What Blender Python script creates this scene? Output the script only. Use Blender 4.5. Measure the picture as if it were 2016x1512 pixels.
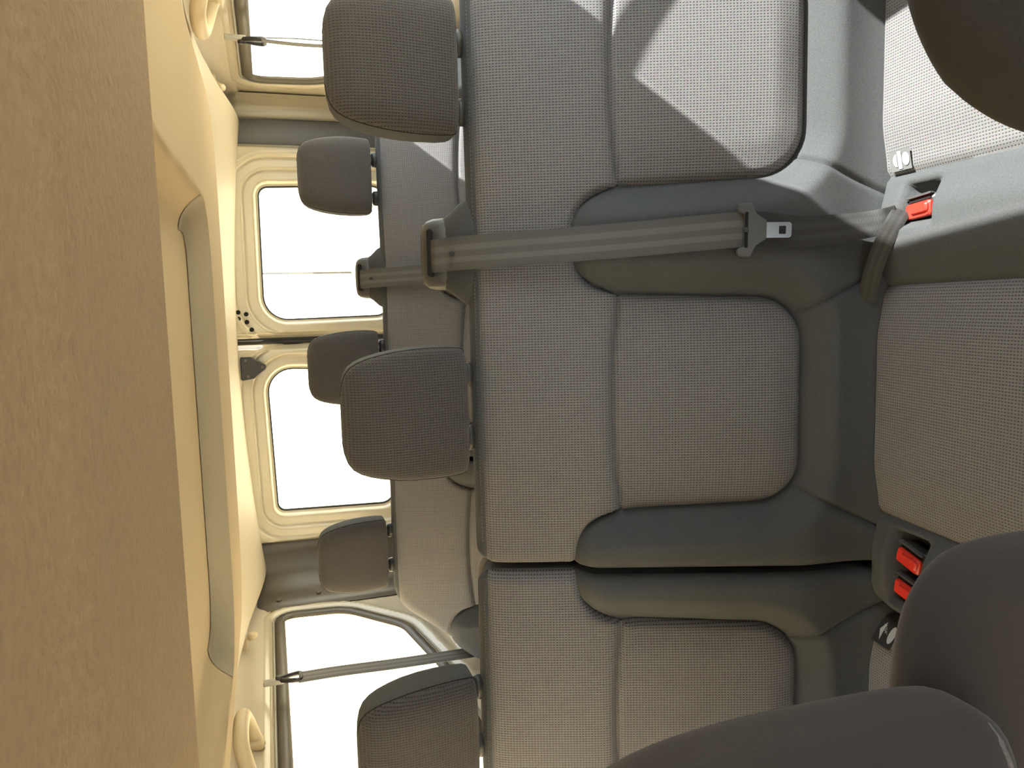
import bpy, math, random
import numpy as np
from mathutils import Matrix, Vector

# ------------------------------------------------------------------ reset
for o in list(bpy.data.objects):
    bpy.data.objects.remove(o, do_unlink=True)
SC = bpy.context.scene
COL = SC.collection
random.seed(4)
PI = math.pi

# ------------------------------------------------------------------ camera
# the phone was held sideways: picture left is up in the vehicle
def make_camera():
    f = 1500.0
    vx = np.array([-13544., -576., -f]); vy = np.array([146., 483., -f])
    X = -vx / np.linalg.norm(vx); Y = vy / np.linalg.norm(vy)
    X = X - Y * X.dot(Y); X /= np.linalg.norm(X)
    Z = np.cross(X, Y)
    R = np.stack([X, Y, Z])
    a = math.radians(-1.0)
    R = np.array([[math.cos(a), 0, math.sin(a)], [0, 1, 0], [-math.sin(a), 0, math.cos(a)]]) @ R
    right = R @ np.array([0, -1., 0]); up = R @ np.array([1., 0, 0]); back = R @ np.array([0, 0, 1.])
    cd = bpy.data.cameras.new('camera')
    cd.sensor_width = 36.0
    cd.sensor_fit = 'HORIZONTAL'
    cd.lens = 36.0 * f / 2016.0
    cd.clip_start = 0.02
    co = bpy.data.objects.new('camera', cd)
    COL.objects.link(co)
    M = Matrix.Identity(4)
    for i in range(3):
        M[i][0] = right[i]; M[i][1] = up[i]; M[i][2] = back[i]
    M.translation = Vector((0.14, 0.0, 1.30))
    co.matrix_world = M
    SC.camera = co
make_camera()

# ------------------------------------------------------------------ sky, sun, exposure
SKY = (0.84, 0.92, 1.0); SKY_STRENGTH = 3.5
SUN_STRENGTH = 12.0
w = bpy.data.worlds.new('bright_sky'); SC.world = w
w.use_nodes = True
bg = w.node_tree.nodes['Background']
bg.inputs['Color'].default_value = (*SKY, 1)
bg.inputs['Strength'].default_value = SKY_STRENGTH
sd = bpy.data.lights.new('sun', 'SUN')
sd.energy = SUN_STRENGTH
sd.angle = math.radians(0.6)
sd.color = (1.0, 0.97, 0.92)
so = bpy.data.objects.new('sun', sd)
COL.objects.link(so)
so.location = (6, -1, 8)
so.rotation_euler = Vector((-1, 0.18, -1.225)).to_track_quat('-Z', 'Y').to_euler()
SC.view_settings.view_transform = 'Standard'
SC.view_settings.look = 'None'
SC.view_settings.exposure = 0.7
SC.view_settings.gamma = 1.0
SC.view_settings.use_curve_mapping = False

# ------------------------------------------------------------------ materials
MATS = {}
def new_mat(name):
    m = bpy.data.materials.new(name); m.use_nodes = True
    nt = m.node_tree
    return m, nt, nt.nodes['Principled BSDF']
def N(nt, t, **kw):
    n = nt.nodes.new(t)
    for k, v in kw.items():
        setattr(n, k, v)
    return n
def setc(sock, c):
    sock.default_value = (c[0], c[1], c[2], 1)
def plain(name, col, rough=0.5, noise=0.0, nscale=200.0, bump=0.0, metal=0.0, spec=0.5, sheen=0.0, coords='Object'):
    m, nt, b = new_mat(name)
    b.inputs['Roughness'].default_value = rough
    b.inputs['Metallic'].default_value = metal
    b.inputs['Specular IOR Level'].default_value = spec
    if sheen:
        b.inputs['Sheen Weight'].default_value = sheen
        b.inputs['Sheen Roughness'].default_value = 0.5
    setc(b.inputs['Base Color'], col)
    if noise or bump:
        tc = N(nt, 'ShaderNodeTexCoord')
        nz = N(nt, 'ShaderNodeTexNoise')
        nz.inputs['Scale'].default_value = nscale
        nz.inputs['Detail'].default_value = 3
        nt.links.new(tc.outputs[coords], nz.inputs['Vector'])
        if noise:
            mx = N(nt, 'ShaderNodeMix', data_type='RGBA')
            setc(mx.inputs[6], [max(0, c * (1 - noise)) for c in col])
            setc(mx.inputs[7], [min(1, c * (1 + noise)) for c in col])
            nt.links.new(nz.outputs['Fac'], mx.inputs[0])
            nt.links.new(mx.outputs[2], b.inputs['Base Color'])
        if bump:
            bp = N(nt, 'ShaderNodeBump')
            bp.inputs['Strength'].default_value = bump
            bp.inputs['Distance'].default_value = 0.002
            nt.links.new(nz.outputs['Fac'], bp.inputs['Height'])
            nt.links.new(bp.outputs['Normal'], b.inputs['Normal'])
    MATS[name] = m
    return m

def waffle(name, light, dark, pitch=0.0039):
    m, nt, b = new_mat(name)
    b.inputs['Roughness'].default_value = 0.9
    b.inputs['Specular IOR Level'].default_value = 0.2
    b.inputs['Sheen Weight'].default_value = 0.15
    uv = N(nt, 'ShaderNodeUVMap')
    sp = N(nt, 'ShaderNodeSeparateXYZ')
    nt.links.new(uv.outputs['UV'], sp.inputs[0])
    th = []
    for ax, pp in (('X', pitch), ('Y', pitch * 1.18)):
        a = N(nt, 'ShaderNodeMath', operation='MULTIPLY'); a.inputs[1].default_value = PI / pp
        nt.links.new(sp.outputs[ax], a.inputs[0])
        s = N(nt, 'ShaderNodeMath', operation='COSINE'); nt.links.new(a.outputs[0], s.inputs[0])
        ab = N(nt, 'ShaderNodeMath', operation='ABSOLUTE'); nt.links.new(s.outputs[0], ab.inputs[0])
        th.append(ab)
    mxm = N(nt, 'ShaderNodeMath', operation='MAXIMUM')
    sc = N(nt, 'ShaderNodeMath', operation='MULTIPLY'); sc.inputs[1].default_value = 0.68
    nt.links.new(th[1].outputs[0], sc.inputs[0])
    nt.links.new(th[0].outputs[0], mxm.inputs[0]); nt.links.new(sc.outputs[0], mxm.inputs[1])
    ramp = N(nt, 'ShaderNodeMapRange'); ramp.interpolation_type = 'SMOOTHSTEP'
    ramp.inputs['From Min'].default_value = 0.34; ramp.inputs['From Max'].default_value = 0.66
    nt.links.new(mxm.outputs[0], ramp.inputs['Value'])
    nz = N(nt, 'ShaderNodeTexNoise'); nz.inputs['Scale'].default_value = 260.0
    nt.links.new(uv.outputs['UV'], nz.inputs['Vector'])
    mx = N(nt, 'ShaderNodeMix', data_type='RGBA')
    setc(mx.inputs[6], dark); setc(mx.inputs[7], light)
    nt.links.new(ramp.outputs['Result'], mx.inputs[0])
    mx2 = N(nt, 'ShaderNodeMix', data_type='RGBA', blend_type='MULTIPLY')
    mx2.inputs[0].default_value = 0.35
    nt.links.new(mx.outputs[2], mx2.inputs[6]); nt.links.new(nz.outputs['Color'], mx2.inputs[7])
    nt.links.new(mx2.outputs[2], b.inputs['Base Color'])
    bp = N(nt, 'ShaderNodeBump'); bp.inputs['Strength'].default_value = 0.55; bp.inputs['Distance'].default_value = 0.0016
    nt.links.new(ramp.outputs['Result'], bp.inputs['Height'])
    nt.links.new(bp.outputs['Normal'], b.inputs['Normal'])
    MATS[name] = m
    return m

def webbing_mat(name, tone=1.0):
    m, nt, b = new_mat(name)
    b.inputs['Roughness'].default_value = 0.55
    b.inputs['Specular IOR Level'].default_value = 0.45
    uv = N(nt, 'ShaderNodeUVMap'); sp = N(nt, 'ShaderNodeSeparateXYZ')
    nt.links.new(uv.outputs['UV'], sp.inputs[0])
    cr = N(nt, 'ShaderNodeValToRGB')
    e = cr.color_ramp; e.interpolation = 'LINEAR'
    cols = [(0.0, .085), (0.22, .088), (0.25, .128), (0.38, .130), (0.41, .090), (0.56, .090), (0.60, .128), (0.74, .128), (0.78, .086), (1.0, .082)]
    e.elements[0].position = 0; e.elements[1].position = 1
    for p, c in cols[1:-1]:
        e.elements.new(p)
    for el, (p, c) in zip(e.elements, cols):
        el.position = p; el.color = (c * tone, c * tone * .99, c * tone * .98, 1)
    nt.links.new(sp.outputs['X'], cr.inputs['Fac'])
    nt.links.new(cr.outputs['Color'], b.inputs['Base Color'])
    a = N(nt, 'ShaderNodeMath', operation='MULTIPLY'); a.inputs[1].default_value = 2 * PI / 0.0016
    nt.links.new(sp.outputs['Y'], a.inputs[0])
    s = N(nt, 'ShaderNodeMath', operation='SINE'); nt.links.new(a.outputs[0], s.inputs[0])
    bp = N(nt, 'ShaderNodeBump'); bp.inputs['Strength'].default_value = 0.25; bp.inputs['Distance'].default_value = 0.0006
    nt.links.new(s.outputs[0], bp.inputs['Height']); nt.links.new(bp.outputs['Normal'], b.inputs['Normal'])
    MATS[name] = m

def glass_mat(name):
    m = bpy.data.materials.new(name); m.use_nodes = True
    nt = m.node_tree
    nt.nodes.remove(nt.nodes['Principled BSDF'])
    out = nt.nodes['Material Output']
    t = N(nt, 'ShaderNodeBsdfTransparent'); setc(t.inputs['Color'], (.93, .95, .94))
    g = N(nt, 'ShaderNodeBsdfGlossy'); g.inputs['Roughness'].default_value = 0.02
    mx = N(nt, 'ShaderNodeMixShader'); mx.inputs['Fac'].default_value = 0.05
    nt.links.new(t.outputs[0], mx.inputs[1]); nt.links.new(g.outputs[0], mx.inputs[2])
    nt.links.new(mx.outputs[0], out.inputs['Surface'])
    MATS[name] = m

waffle('waffle_cloth', (0.248, 0.242, 0.248), (0.088, 0.085, 0.087))
waffle('waffle_cloth_headrest', (0.098, 0.093, 0.096), (0.044, 0.042, 0.043), 0.0037)
plain('plain_cloth', (0.078, 0.082, 0.086), 0.85, 0.55, 800, 0.25, spec=0.25, sheen=0.06)
plain('dark_cloth', (0.030, 0.027, 0.026), 0.9, 0.25, 700, 0.2, spec=0.2, sheen=0.1)
plain('front_cloth', (0.045, 0.038, 0.037), 0.9, 0.2, 900, 0.2, spec=0.2, sheen=0.15)
plain('seam_thread', (0.010, 0.010, 0.010), 0.9)
plain('stitch_thread', (0.16, 0.155, 0.15), 0.8)
plain('piping_thread', (0.14, 0.125, 0.12), 0.9, 0.4, 500, 0.5)
plain('shell_plastic', (0.48, 0.48, 0.46), 0.4)
plain('black_plastic', (0.025, 0.025, 0.026), 0.4)
plain('grey_plastic', (0.085, 0.085, 0.085), 0.42, 0.1, 1200, 0.08)
plain('slot_black', (0.004, 0.004, 0.004), 0.8)
plain('steel', (0.62, 0.62, 0.62), 0.28, metal=1.0)
plain('red_plastic', (0.75, 0.045, 0.028), 0.35)
plain('white_print', (0.55, 0.55, 0.55), 0.7)
plain('tag_cloth', (0.16, 0.165, 0.165), 0.9)
plain('dark_tag_cloth', (0.03, 0.03, 0.03), 0.9)
plain('headliner', (0.57, 0.455, 0.305), 0.95, 0.06, 500, 0.15, spec=0.1)
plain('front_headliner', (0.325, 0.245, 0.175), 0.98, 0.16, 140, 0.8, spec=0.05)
plain('recess_shade_beige', (0.36, 0.315, 0.245), 0.8, 0.08, 400, 0.1)  # beige greyed down to hold the shade of the recess wall
plain('cream_plastic', (0.66, 0.545, 0.37), 0.5, 0.03, 600, 0.03)
plain('cream_paint', (0.62, 0.56, 0.43), 0.22, spec=0.5)
plain('rail_plastic', (0.60, 0.525, 0.41), 0.55)
plain('grey_trim', (0.135, 0.135, 0.138), 0.45)
plain('taupe_trim', (0.105, 0.088, 0.068), 0.34)
plain('rubber', (0.022, 0.021, 0.02), 0.6)
plain('seal_rubber', (0.10, 0.085, 0.065), 0.45)
plain('frame_trim', (0.42, 0.40, 0.36), 0.4)
plain('floor_rubber', (0.05, 0.05, 0.05), 0.8, 0.2, 60, 0.2)
plain('body_paint', (0.60, 0.60, 0.58), 0.4)
plain('ground_sand', (0.80, 0.68, 0.46), 0.95, 0.12, 3, 0.0)
plain('bounce_ochre', (0.80, 0.64, 0.41), 0.95, 0.05, 2, 0.0)  # colour of the wall added for warm bounce light
plain('dash_plastic', (0.04, 0.04, 0.04), 0.6)
plain('pole_paint', (0.05, 0.05, 0.05), 0.6)
plain('leaf', (0.08, 0.16, 0.03), 0.7)
plain('bark', (0.10, 0.07, 0.05), 0.9)
webbing_mat('webbing')
webbing_mat('shaded_webbing', 0.28)  # darkened copy: shade on lap part and anchor strap put into the colour
webbing_mat('backlit_webbing', 1.9)  # lightened copy: window light behind the wall belts put into the colour
glass_mat('glass')

# ------------------------------------------------------------------ builders
def root_of(o):
    while o.parent is not None:
        o = o.parent
    return o
def thing(name, label, cat, loc, group=None):
    o = bpy.data.objects.new(name, None)
    o.empty_display_size = 0.05
    o.location = loc
    COL.objects.link(o)
    o['label'] = label; o['category'] = cat
    if group: o['group'] = group
    return o
def tag(o, label, cat, group=None):
    o['label'] = label; o['category'] = cat
    if group: o['group'] = group
    return o
def mk(name, verts, faces, mat, parent=None, smooth=True, uvs=None, loc=None, sharp=None):
    """one mesh object; verts are in vehicle coordinates"""
    V = np.asarray(verts, dtype=float).reshape(-1, 3)
    if parent is not None:
        off = np.array(root_of(parent).location)
    else:
        off = np.array(loc) if loc is not None else np.zeros(3)
    me = bpy.data.meshes.new(name)
    me.from_pydata([tuple(p) for p in (V - off)], [], [tuple(int(i) for i in f) for f in faces])
    me.validate()
    if uvs is not None:
        uvs = np.asarray(uvs, dtype=float)
        ul = me.uv_layers.new(name='UVMap')
        li = np.empty(len(me.loops), dtype=np.int32)
        me.loops.foreach_get('vertex_index', li)
        ul.data.foreach_set('uv', uvs[li].astype(np.float32).ravel())
    me.materials.append(MATS[mat])
    if smooth:
        me.polygons.foreach_set('use_smooth', [True] * len(me.polygons))
        if sharp is not None:
            me.set_sharp_from_angle(angle=math.radians(sharp))
    me.update()
    o = bpy.data.objects.new(name, me)
    COL.objects.link(o)
    if parent is not None:
        o.parent = parent
    elif loc is not None:
        o.location = loc
    return o
def struct(o):
    o['kind'] = 'structure'
    return o

def sstep(a, b, x):
    t = np.clip((x - a) / (b - a), 0, 1)
    return t * t * (3 - 2 * t)

def rpoly(pts, radii, seg=6):
    """polygon with rounded corners (counter-clockwise or clockwise)"""
    n = len(pts); out = []
    if not hasattr(radii, '__len__'): radii = [radii] * n
    for i in range(n):
        p = np.array(pts[i], float); a = np.array(pts[i - 1], float); b = np.array(pts[(i + 1) % n], float)
        u = (a - p); lu = np.linalg.norm(u); u /= lu
        v = (b - p); lv = np.linalg.norm(v); v /= lv
        r = radii[i]
        ang = math.acos(max(-1, min(1, u.dot(v))))
        if r <= 0 or ang > PI - 0.02:
            out.append(tuple(p)); continue
        d = min(r / math.tan(ang / 2), 0.48 * lu, 0.48 * lv)
        p0 = p + u * d; p1 = p + v * d
        rr = d * math.tan(ang / 2)
        c = p + (u + v) / np.linalg.norm(u + v) * rr / math.sin(ang / 2)
        a0 = math.atan2(*(p0 - c)[::-1]); a1 = math.atan2(*(p1 - c)[::-1])
        da = (a1 - a0 + PI) % (2 * PI) - PI
        for k in range(seg + 1):
            t = a0 + da * k / seg
            out.append((c[0] + rr * math.cos(t), c[1] + rr * math.sin(t)))
    return out

def poly_sd(px, py, poly):
    """signed distance, positive inside"""
    px = np.asarray(px, float); py = np.asarray(py, float)
    d = np.full(px.shape, 1e9); ins = np.zeros(px.shape, bool)
    n = len(poly)
    for i in range(n):
        ax, ay = poly[i]; bx, by = poly[(i + 1) % n]
        ex, ey = bx - ax, by - ay
        L = ex * ex + ey * ey
        if L < 1e-14: continue
        t = np.clip(((px - ax) * ex + (py - ay) * ey) / L, 0, 1)
        d = np.minimum(d, (px - ax - t * ex) ** 2 + (py - ay - t * ey) ** 2)
        if abs(ey) > 1e-12:
            c = (ay > py) != (by > py)
            xi = ax + (py - ay) / ey * ex
            ins ^= (c & (px < xi))
    d = np.sqrt(d)
    return np.where(ins, d, -d)

def clip_grid(us, vs, field):
    """triangulated grid clipped to field > 0; returns parameter points and faces"""
    us = np.asarray(us); vs = np.asarray(vs)
    U, V = np.meshgrid(us, vs, indexing='ij')
    F = field(U, V)
    nu, nv = U.shape
    P = np.stack([U.ravel(), V.ravel()], 1); F = F.ravel()
    idx = np.arange(nu * nv).reshape(nu, nv)
    a = idx[:-1, :-1].ravel(); b = idx[1:, :-1].ravel(); c = idx[1:, 1:].ravel(); d = idx[:-1, 1:].ravel()
    ina, inb, inc, ind = F[a] > 0, F[b] > 0, F[c] > 0, F[d] > 0
    cnt = ina.astype(int) + inb + inc + ind
    full = cnt == 4
    faces = [q for q in np.stack([a[full], b[full], c[full], d[full]], 1).tolist()]
    part = np.nonzero((cnt > 0) & (cnt < 4))[0]
    pts = [tuple(p) for p in P.tolist()]
    cache = {}
    def cut(i, j):
        k = (i, j) if i < j else (j, i)
        if k in cache: return cache[k]
        t = F[i] / (F[i] - F[j])
        pts.append((pts[i][0] + t * (pts[j][0] - pts[i][0]), pts[i][1] + t * (pts[j][1] - pts[i][1])))
        cache[k] = len(pts) - 1
        return cache[k]
    for q in part:
        for tri in ((a[q], b[q], c[q]), (a[q], c[q], d[q])):
            poly = []
            for m in range(3):
                i, j = int(tri[m]), int(tri[(m + 1) % 3])
                if F[i] > 0: poly.append(i)
                if (F[i] > 0) != (F[j] > 0): poly.append(cut(i, j))
            if len(poly) >= 3: faces.append(poly)
    used = sorted({i for f in faces for i in f})
    remap = {o: n for n, o in enumerate(used)}
    pts = np.array([pts[i] for i in used]) if used else np.zeros((0, 2))
    faces = [[remap[i] for i in f] for f in faces]
    return pts, faces

def gpanel(name, us, vs, field, pos, mat, parent=None, uv=True, flip=False, loc=None, smooth=True):
    pts, faces = clip_grid(us, vs, field)
    X = pos(pts[:, 0], pts[:, 1])
    if flip: faces = [f[::-1] for f in faces]
    return mk(name, X, faces, mat, parent, smooth, pts if uv else None, loc)

def rng(a, b, step):
    n = max(2, int(round((b - a) / step)) + 1)
    return np.linspace(a, b, n)

def tube(name, path, r, mat, parent=None, seg=8, closed=False, loc=None, cap=True):
    P = [np.array(p, float) for p in path]; n = len(P)
    rad = r if hasattr(r, '__len__') else [r] * n
    V = []; Fc = []
    prev = None
    for i in range(n):
        if closed: t = P[(i + 1) % n] - P[i - 1]
        else: t = P[min(i + 1, n - 1)] - P[max(i - 1, 0)]
        t /= (np.linalg.norm(t) + 1e-12)
        if prev is None:
            ref = np.array([0, 0, 1.]) if abs(t[2]) < .9 else np.array([1., 0, 0])
            a = np.cross(t, ref)
        else:
            a = prev - t * prev.dot(t)
        a /= (np.linalg.norm(a) + 1e-12); prev = a
        b = np.cross(t, a)
        for k in range(seg):
            th = 2 * PI * k / seg
            V.append(P[i] + rad[i] * (math.cos(th) * a + math.sin(th) * b))
    m = n if closed else n - 1
    for i in range(m):
        j = (i + 1) % n
        for k in range(seg):
            k2 = (k + 1) % seg
            Fc.append((i * seg + k, i * seg + k2, j * seg + k2, j * seg + k))
    if not closed and cap:
        Fc.append(tuple(range(seg - 1, -1, -1))); Fc.append(tuple((n - 1) * seg + k for k in range(seg)))
    return mk(name, V, Fc, mat, parent, True, None, loc)

def extrude_poly(name, poly3a, poly3b, mat, parent=None, loc=None, bevel=0.0, smooth=True, sharp=35):
    """two matching loops joined by a wall and capped"""
    n = len(poly3a)
    A = [np.array(p, float) for p in poly3a]; B = [np.array(p, float) for p in poly3b]
    V = []; Fc = []
    if bevel > 0:
        ca = sum(A) / n; cb = sum(B) / n
        ax = (cb - ca); L = np.linalg.norm(ax); ax /= L
        def inset(loop, c):
            out = []
            for p in loop:
                d = c - p; d -= ax * d.dot(ax); l = np.linalg.norm(d)
                out.append(p + d / (l + 1e-9) * min(bevel, l * .6))
            return out
        loops = [inset(A, ca), [p + ax * bevel for p in A], [p - ax * bevel for p in B], inset(B, cb)]
    else:
        loops = [A, B]
    for lp in loops: V += lp
    for r in range(len(loops) - 1):
        for i in range(n):
            j = (i + 1) % n
            Fc.append((r * n + i, r * n + j, (r + 1) * n + j, (r + 1) * n + i))
    Fc.append(tuple(range(n - 1, -1, -1)))
    Fc.append(tuple((len(loops) - 1) * n + i for i in range(n)))
    o = mk(name, V, Fc, mat, parent, smooth, None, loc, sharp)
    return o

def box(name, lo, hi, mat, parent=None, bevel=0.003, r=None, axis=2, loc=None):
    """box with rounded vertical corners and bevelled rims; extruded along axis"""
    lo = np.array(lo, float); hi = np.array(hi, float)
    i, j = [k for k in range(3) if k != axis]
    if r is None: r = bevel * 1.5
    pl = rpoly([(lo[i], lo[j]), (hi[i], lo[j]), (hi[i], hi[j]), (lo[i], hi[j])], r, 4)
    def mkp(v):
        out = []
        for a, b in pl:
            q = [0, 0, 0]; q[i] = a; q[j] = b; q[axis] = v; out.append(q)
        return out
    return extrude_poly(name, mkp(lo[axis]), mkp(hi[axis]), mat, parent, loc, bevel)

def ribbon(name, path, widths, wdirs, mat, parent=None, thick=0.0013, loc=None):
    P = [np.array(p, float) for p in path]; n = len(P)
    V = []; UV = []; Fc = []; L = 0
    K = 9
    for i in range(n):
        if i: L += np.linalg.norm(P[i] - P[i - 1])
        t = P[min(i + 1, n - 1)] - P[max(i - 1, 0)]; t /= np.linalg.norm(t)
        wd = np.array(wdirs[i], float); wd -= t * wd.dot(t); wd /= np.linalg.norm(wd)
        nn = np.cross(t, wd)
        for side in (1, -1):
            for k in range(K):
                f = k / (K - 1)
                V.append(P[i] + wd * widths[i] * (f - .5) + nn * side * thick * (1.0 if 0 < k < K - 1 else .5))
                UV.append((f, L))
    for i in range(n - 1):
        a = i * 2 * K; b = (i + 1) * 2 * K
        for k in range(K - 1):
            Fc.append((a + k, a + k + 1, b + k + 1, b + k))
            Fc.append((a + K + k + 1, a + K + k, b + K + k, b + K + k + 1))
        Fc.append((a, b, b + K, a + K)); Fc.append((a + K - 1, a + 2 * K - 1, b + 2 * K - 1, b + K - 1))
    return mk(name, V, Fc, mat, parent, True, UV, loc, 60)

def smooth_path(pts, n=8):
    """Catmull-Rom through points (any dimension)"""
    P = [np.array(p, float) for p in pts]
    P = [2 * P[0] - P[1]] + P + [2 * P[-1] - P[-2]]
    out = []
    for i in range(1, len(P) - 2):
        for k in range(n):
            t = k / n
            p0, p1, p2, p3 = P[i - 1], P[i], P[i + 1], P[i + 2]
            out.append(.5 * (2 * p1 + (p2 - p0) * t + (2 * p0 - 5 * p1 + 4 * p2 - p3) * t * t + (3 * p1 - p0 - 3 * p2 + p3) * t ** 3))
    out.append(P[-2])
    return out

def disc(name, c, normal, r, h, mat, parent=None, seg=14, loc=None):
    c = np.array(c, float); n = np.array(normal, float); n /= np.linalg.norm(n)
    ref = np.array([0, 0, 1.]) if abs(n[2]) < .9 else np.array([1., 0, 0])
    a = np.cross(n, ref); a /= np.linalg.norm(a); b = np.cross(n, a)
    lo = [c + r * (math.cos(2 * PI * k / seg) * a + math.sin(2 * PI * k / seg) * b) for k in range(seg)]
    hi = [p + n * h for p in lo]
    return extrude_poly(name, lo, hi, mat, parent, loc, min(h, r) * .3)

def loft(name, sections, mat, parent=None, seg=40, p=4.0, th0=0.0, th1=2 * PI, uvscale=None, cap=True, loc=None):
    """superellipse sections: (cx, cy, cz, half_x, half_y); th range picks a strip"""
    V = []; UV = []; Fc = []
    full = abs(th1 - th0 - 2 * PI) < 1e-6
    K = seg if full else seg + 1
    for (cx, cy, cz, hx, hy) in sections:
        for k in range(K):
            # even spacing in angle, mapped to a superellipse
            th = th0 + (th1 - th0) * k / seg
            c, s = math.cos(th), math.sin(th)
            q = (abs(c) ** p + abs(s) ** p) ** (-1.0 / p)
            V.append((cx + hx * c * q, cy + hy * s * q, cz)); UV.append((hx * c * q, cz))
    for i in range(len(sections) - 1):
        for k in range(seg):
            k2 = (k + 1) % K
            Fc.append((i * K + k, i * K + k2, (i + 1) * K + k2, (i + 1) * K + k))
    if cap and full:
        Fc.append(tuple(range(K - 1, -1, -1)))
        Fc.append(tuple((len(sections) - 1) * K + k for k in range(K)))
    return mk(name, V, Fc, mat, parent, True, UV, loc)

def children_of(o):
    return [c for c in COL.objects if c.parent == o]
def copy_tree(o, parent=None):
    c = o.copy(); COL.objects.link(c)
    c.parent = parent
    for ch in children_of(o):
        copy_tree(ch, c)
    return c

# ================================================================== THE VEHICLE SHELL
XW = 0.85          # inner face of the side walls
YR = 2.80          # inner face of the rear doors
FLOOR = 0.0

struct(mk('floor', [(-.9, -1.3, 0), (.9, -1.3, 0), (.9, 2.9, 0), (-.9, 2.9, 0), (-.9, -1.3, -.05), (.9, -1.3, -.05), (.9, 2.9, -.05), (-.9, 2.9, -.05)],
          [(0, 1, 2, 3), (7, 6, 5, 4), (0, 4, 5, 1), (1, 5, 6, 2), (2, 6, 7, 3), (3, 7, 4, 0)], 'floor_rubber', smooth=False))
struct(mk('ground', [(-60, -60, -.5), (60, -60, -.5), (60, 60, -.5), (-60, 60, -.5)], [(0, 1, 2, 3)], 'ground_sand', smooth=False))

def side_window_polys(side):
    dy = 0.035 if side > 0 else -0.03
    rear = rpoly([(1.45, 1.312), (2.535 + dy, 1.312), (2.515 + dy, 1.11), (2.32 + dy, .945), (1.95, .885), (1.45, .885)], [.04, .045, .12, .16, .2, .05], 7)
    mid = rpoly([(.30, 1.296), (1.30, 1.296), (1.30, .885), (.30, .885)], .05, 7)
    front = rpoly([(-.62, 1.312), (.17, 1.312), (.17, .90), (-1.0, .90), (-.95, 1.0)], .05, 7)
    return [front, mid, rear]

def make_side(side, nm):
    wins = side_window_polys(side)
    def field(y, z):
        f = np.full(y.shape, 1.0)
        for p in wins:
            f = np.minimum(f, -poly_sd(y, z, p))
        return f
    def pos(y, z):
        dmin = np.full(y.shape, 1.0)
        for p in wins:
            dmin = np.minimum(dmin, -poly_sd(y, z, p))
        x = XW + 0.012 * (1 - sstep(0.0, .03, dmin)) - 0.012 * np.exp(-((dmin - .05) / .012) ** 2)
        x = x - 0.018 * sstep(.84, .80, z)
        return np.stack([side * x, y, z], 1)
    ys = rng(-1.25, 2.88, 0.014); zs = rng(0.0, 1.47, 0.014)
    wall = struct(gpanel('wall_' + nm, ys, zs, field, pos, 'cream_paint', flip=side < 0))
    labels = ['front door glass', 'middle row glass', 'rear quarter glass']
    base = 1 if side > 0 else 4
    for i, p in enumerate(wins):
        ring = gpanel('window_%d' % (base + i), rng(min(q[0] for q in p) - .05, max(q[0] for q in p) + .05, .008),
                      rng(min(q[1] for q in p) - .05, max(q[1] for q in p) + .05, .008),
                      lambda y, z: np.minimum(-poly_sd(y, z, p) + .012, .020 + poly_sd(y, z, p)),
                      lambda y, z: np.stack([side * (XW + .004 - .010 * np.sqrt(np.clip(1 - ((poly_sd(y, z, p) + .004) / .0162) ** 2, 0, 1))), y, z], 1),
                      'seal_rubber', flip=side < 0)
        struct(ring)
        tube('trim_ring', [(side * (XW - .003), a, b) for a, b in offset_poly(p, .0235)], .0035, 'frame_trim', ring, 6, True)
        n = len(p)
        gl = mk('pane', [(side * (XW + .016), a, b) for a, b in p] + [(side * (XW + .020), a, b) for a, b in p],
                [tuple(range(n)), tuple(range(2 * n - 1, n - 1, -1))], 'glass', ring, False)
        if i == 1:      # sliding middle window: upright and lowered rear sash
            box('sash_bar', (side * .862 - .006, .9235, .88), (side * .862 + .006, .946, 1.30), 'rubber', ring, .002, axis=2)
            box('sash_rail', (side * .862 - .006, .945, 1.255), (side * .862 + .006, 1.30, 1.30), 'rubber', ring, .002, axis=1)
    return wall

def offset_poly(poly, d):
    """outward offset of a closed rounded polygon"""
    n = len(poly); P = [np.array(p, float) for p in poly]
    area = sum(P[i][0] * P[(i + 1) % n][1] - P[(i + 1) % n][0] * P[i][1] for i in range(n))
    sg = 1 if area > 0 else -1
    out = []
    for i in range(n):
        t = P[(i + 1) % n] - P[i - 1]; t /= (np.linalg.norm(t) + 1e-12)
        out.append(tuple(P[i] + sg * d * np.array([t[1], -t[0]])))
    return out

make_side(1, 'right')
make_side(-1, 'left')

# rear doors: pressed inner panels with a stepped rim round each glass
SPLIT = 0.030
def make_rear_door(name, x0, x1, wp, side):
    outer = rpoly([(x0, .06), (x1, .06), (x1, 1.43), (x0, 1.43)], .01, 3)
    def field(x, z):
        return np.minimum(poly_sd(x, z, outer), -poly_sd(x, z, wp))
    def pos(x, z):
        d = -poly_sd(x, z, wp)
        e = poly_sd(x, z, outer)
        y = YR - .058 + .020 * (1 - sstep(.083, .093, d)) + .020 * (1 - sstep(.046, .055, d)) + .022 * (1 - sstep(.004, .016, d)) - .006 * np.exp(-((d - .104) / .007) ** 2)
        y = y + .05 * (1 - sstep(0, .022, e))
        # lower half: a pressed pocket
        return np.stack([x, y, z], 1)
    door = struct(gpanel(name, rng(x0, x1, .004), np.concatenate([rng(.06, .80, .05)[:-1], rng(.80, 1.43, .004)]), field, pos, 'cream_paint'))
    tube('glass_seal', [(a, YR + .012, b) for a, b in wp], .006, 'rubber', door, 6, True)
    n = len(wp)
    mk('pane', [(a, YR + .016, b) for a, b in wp] + [(a, YR + .020, b) for a, b in wp], [tuple(range(n)), tuple(range(2 * n - 1, n - 1, -1))], 'glass', door, False)
    return door
WR = rpoly([(.108, .87), (.575, .87), (.562, 1.308), (.100, 1.312)], [.05, .05, .035, .085], 8)
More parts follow.
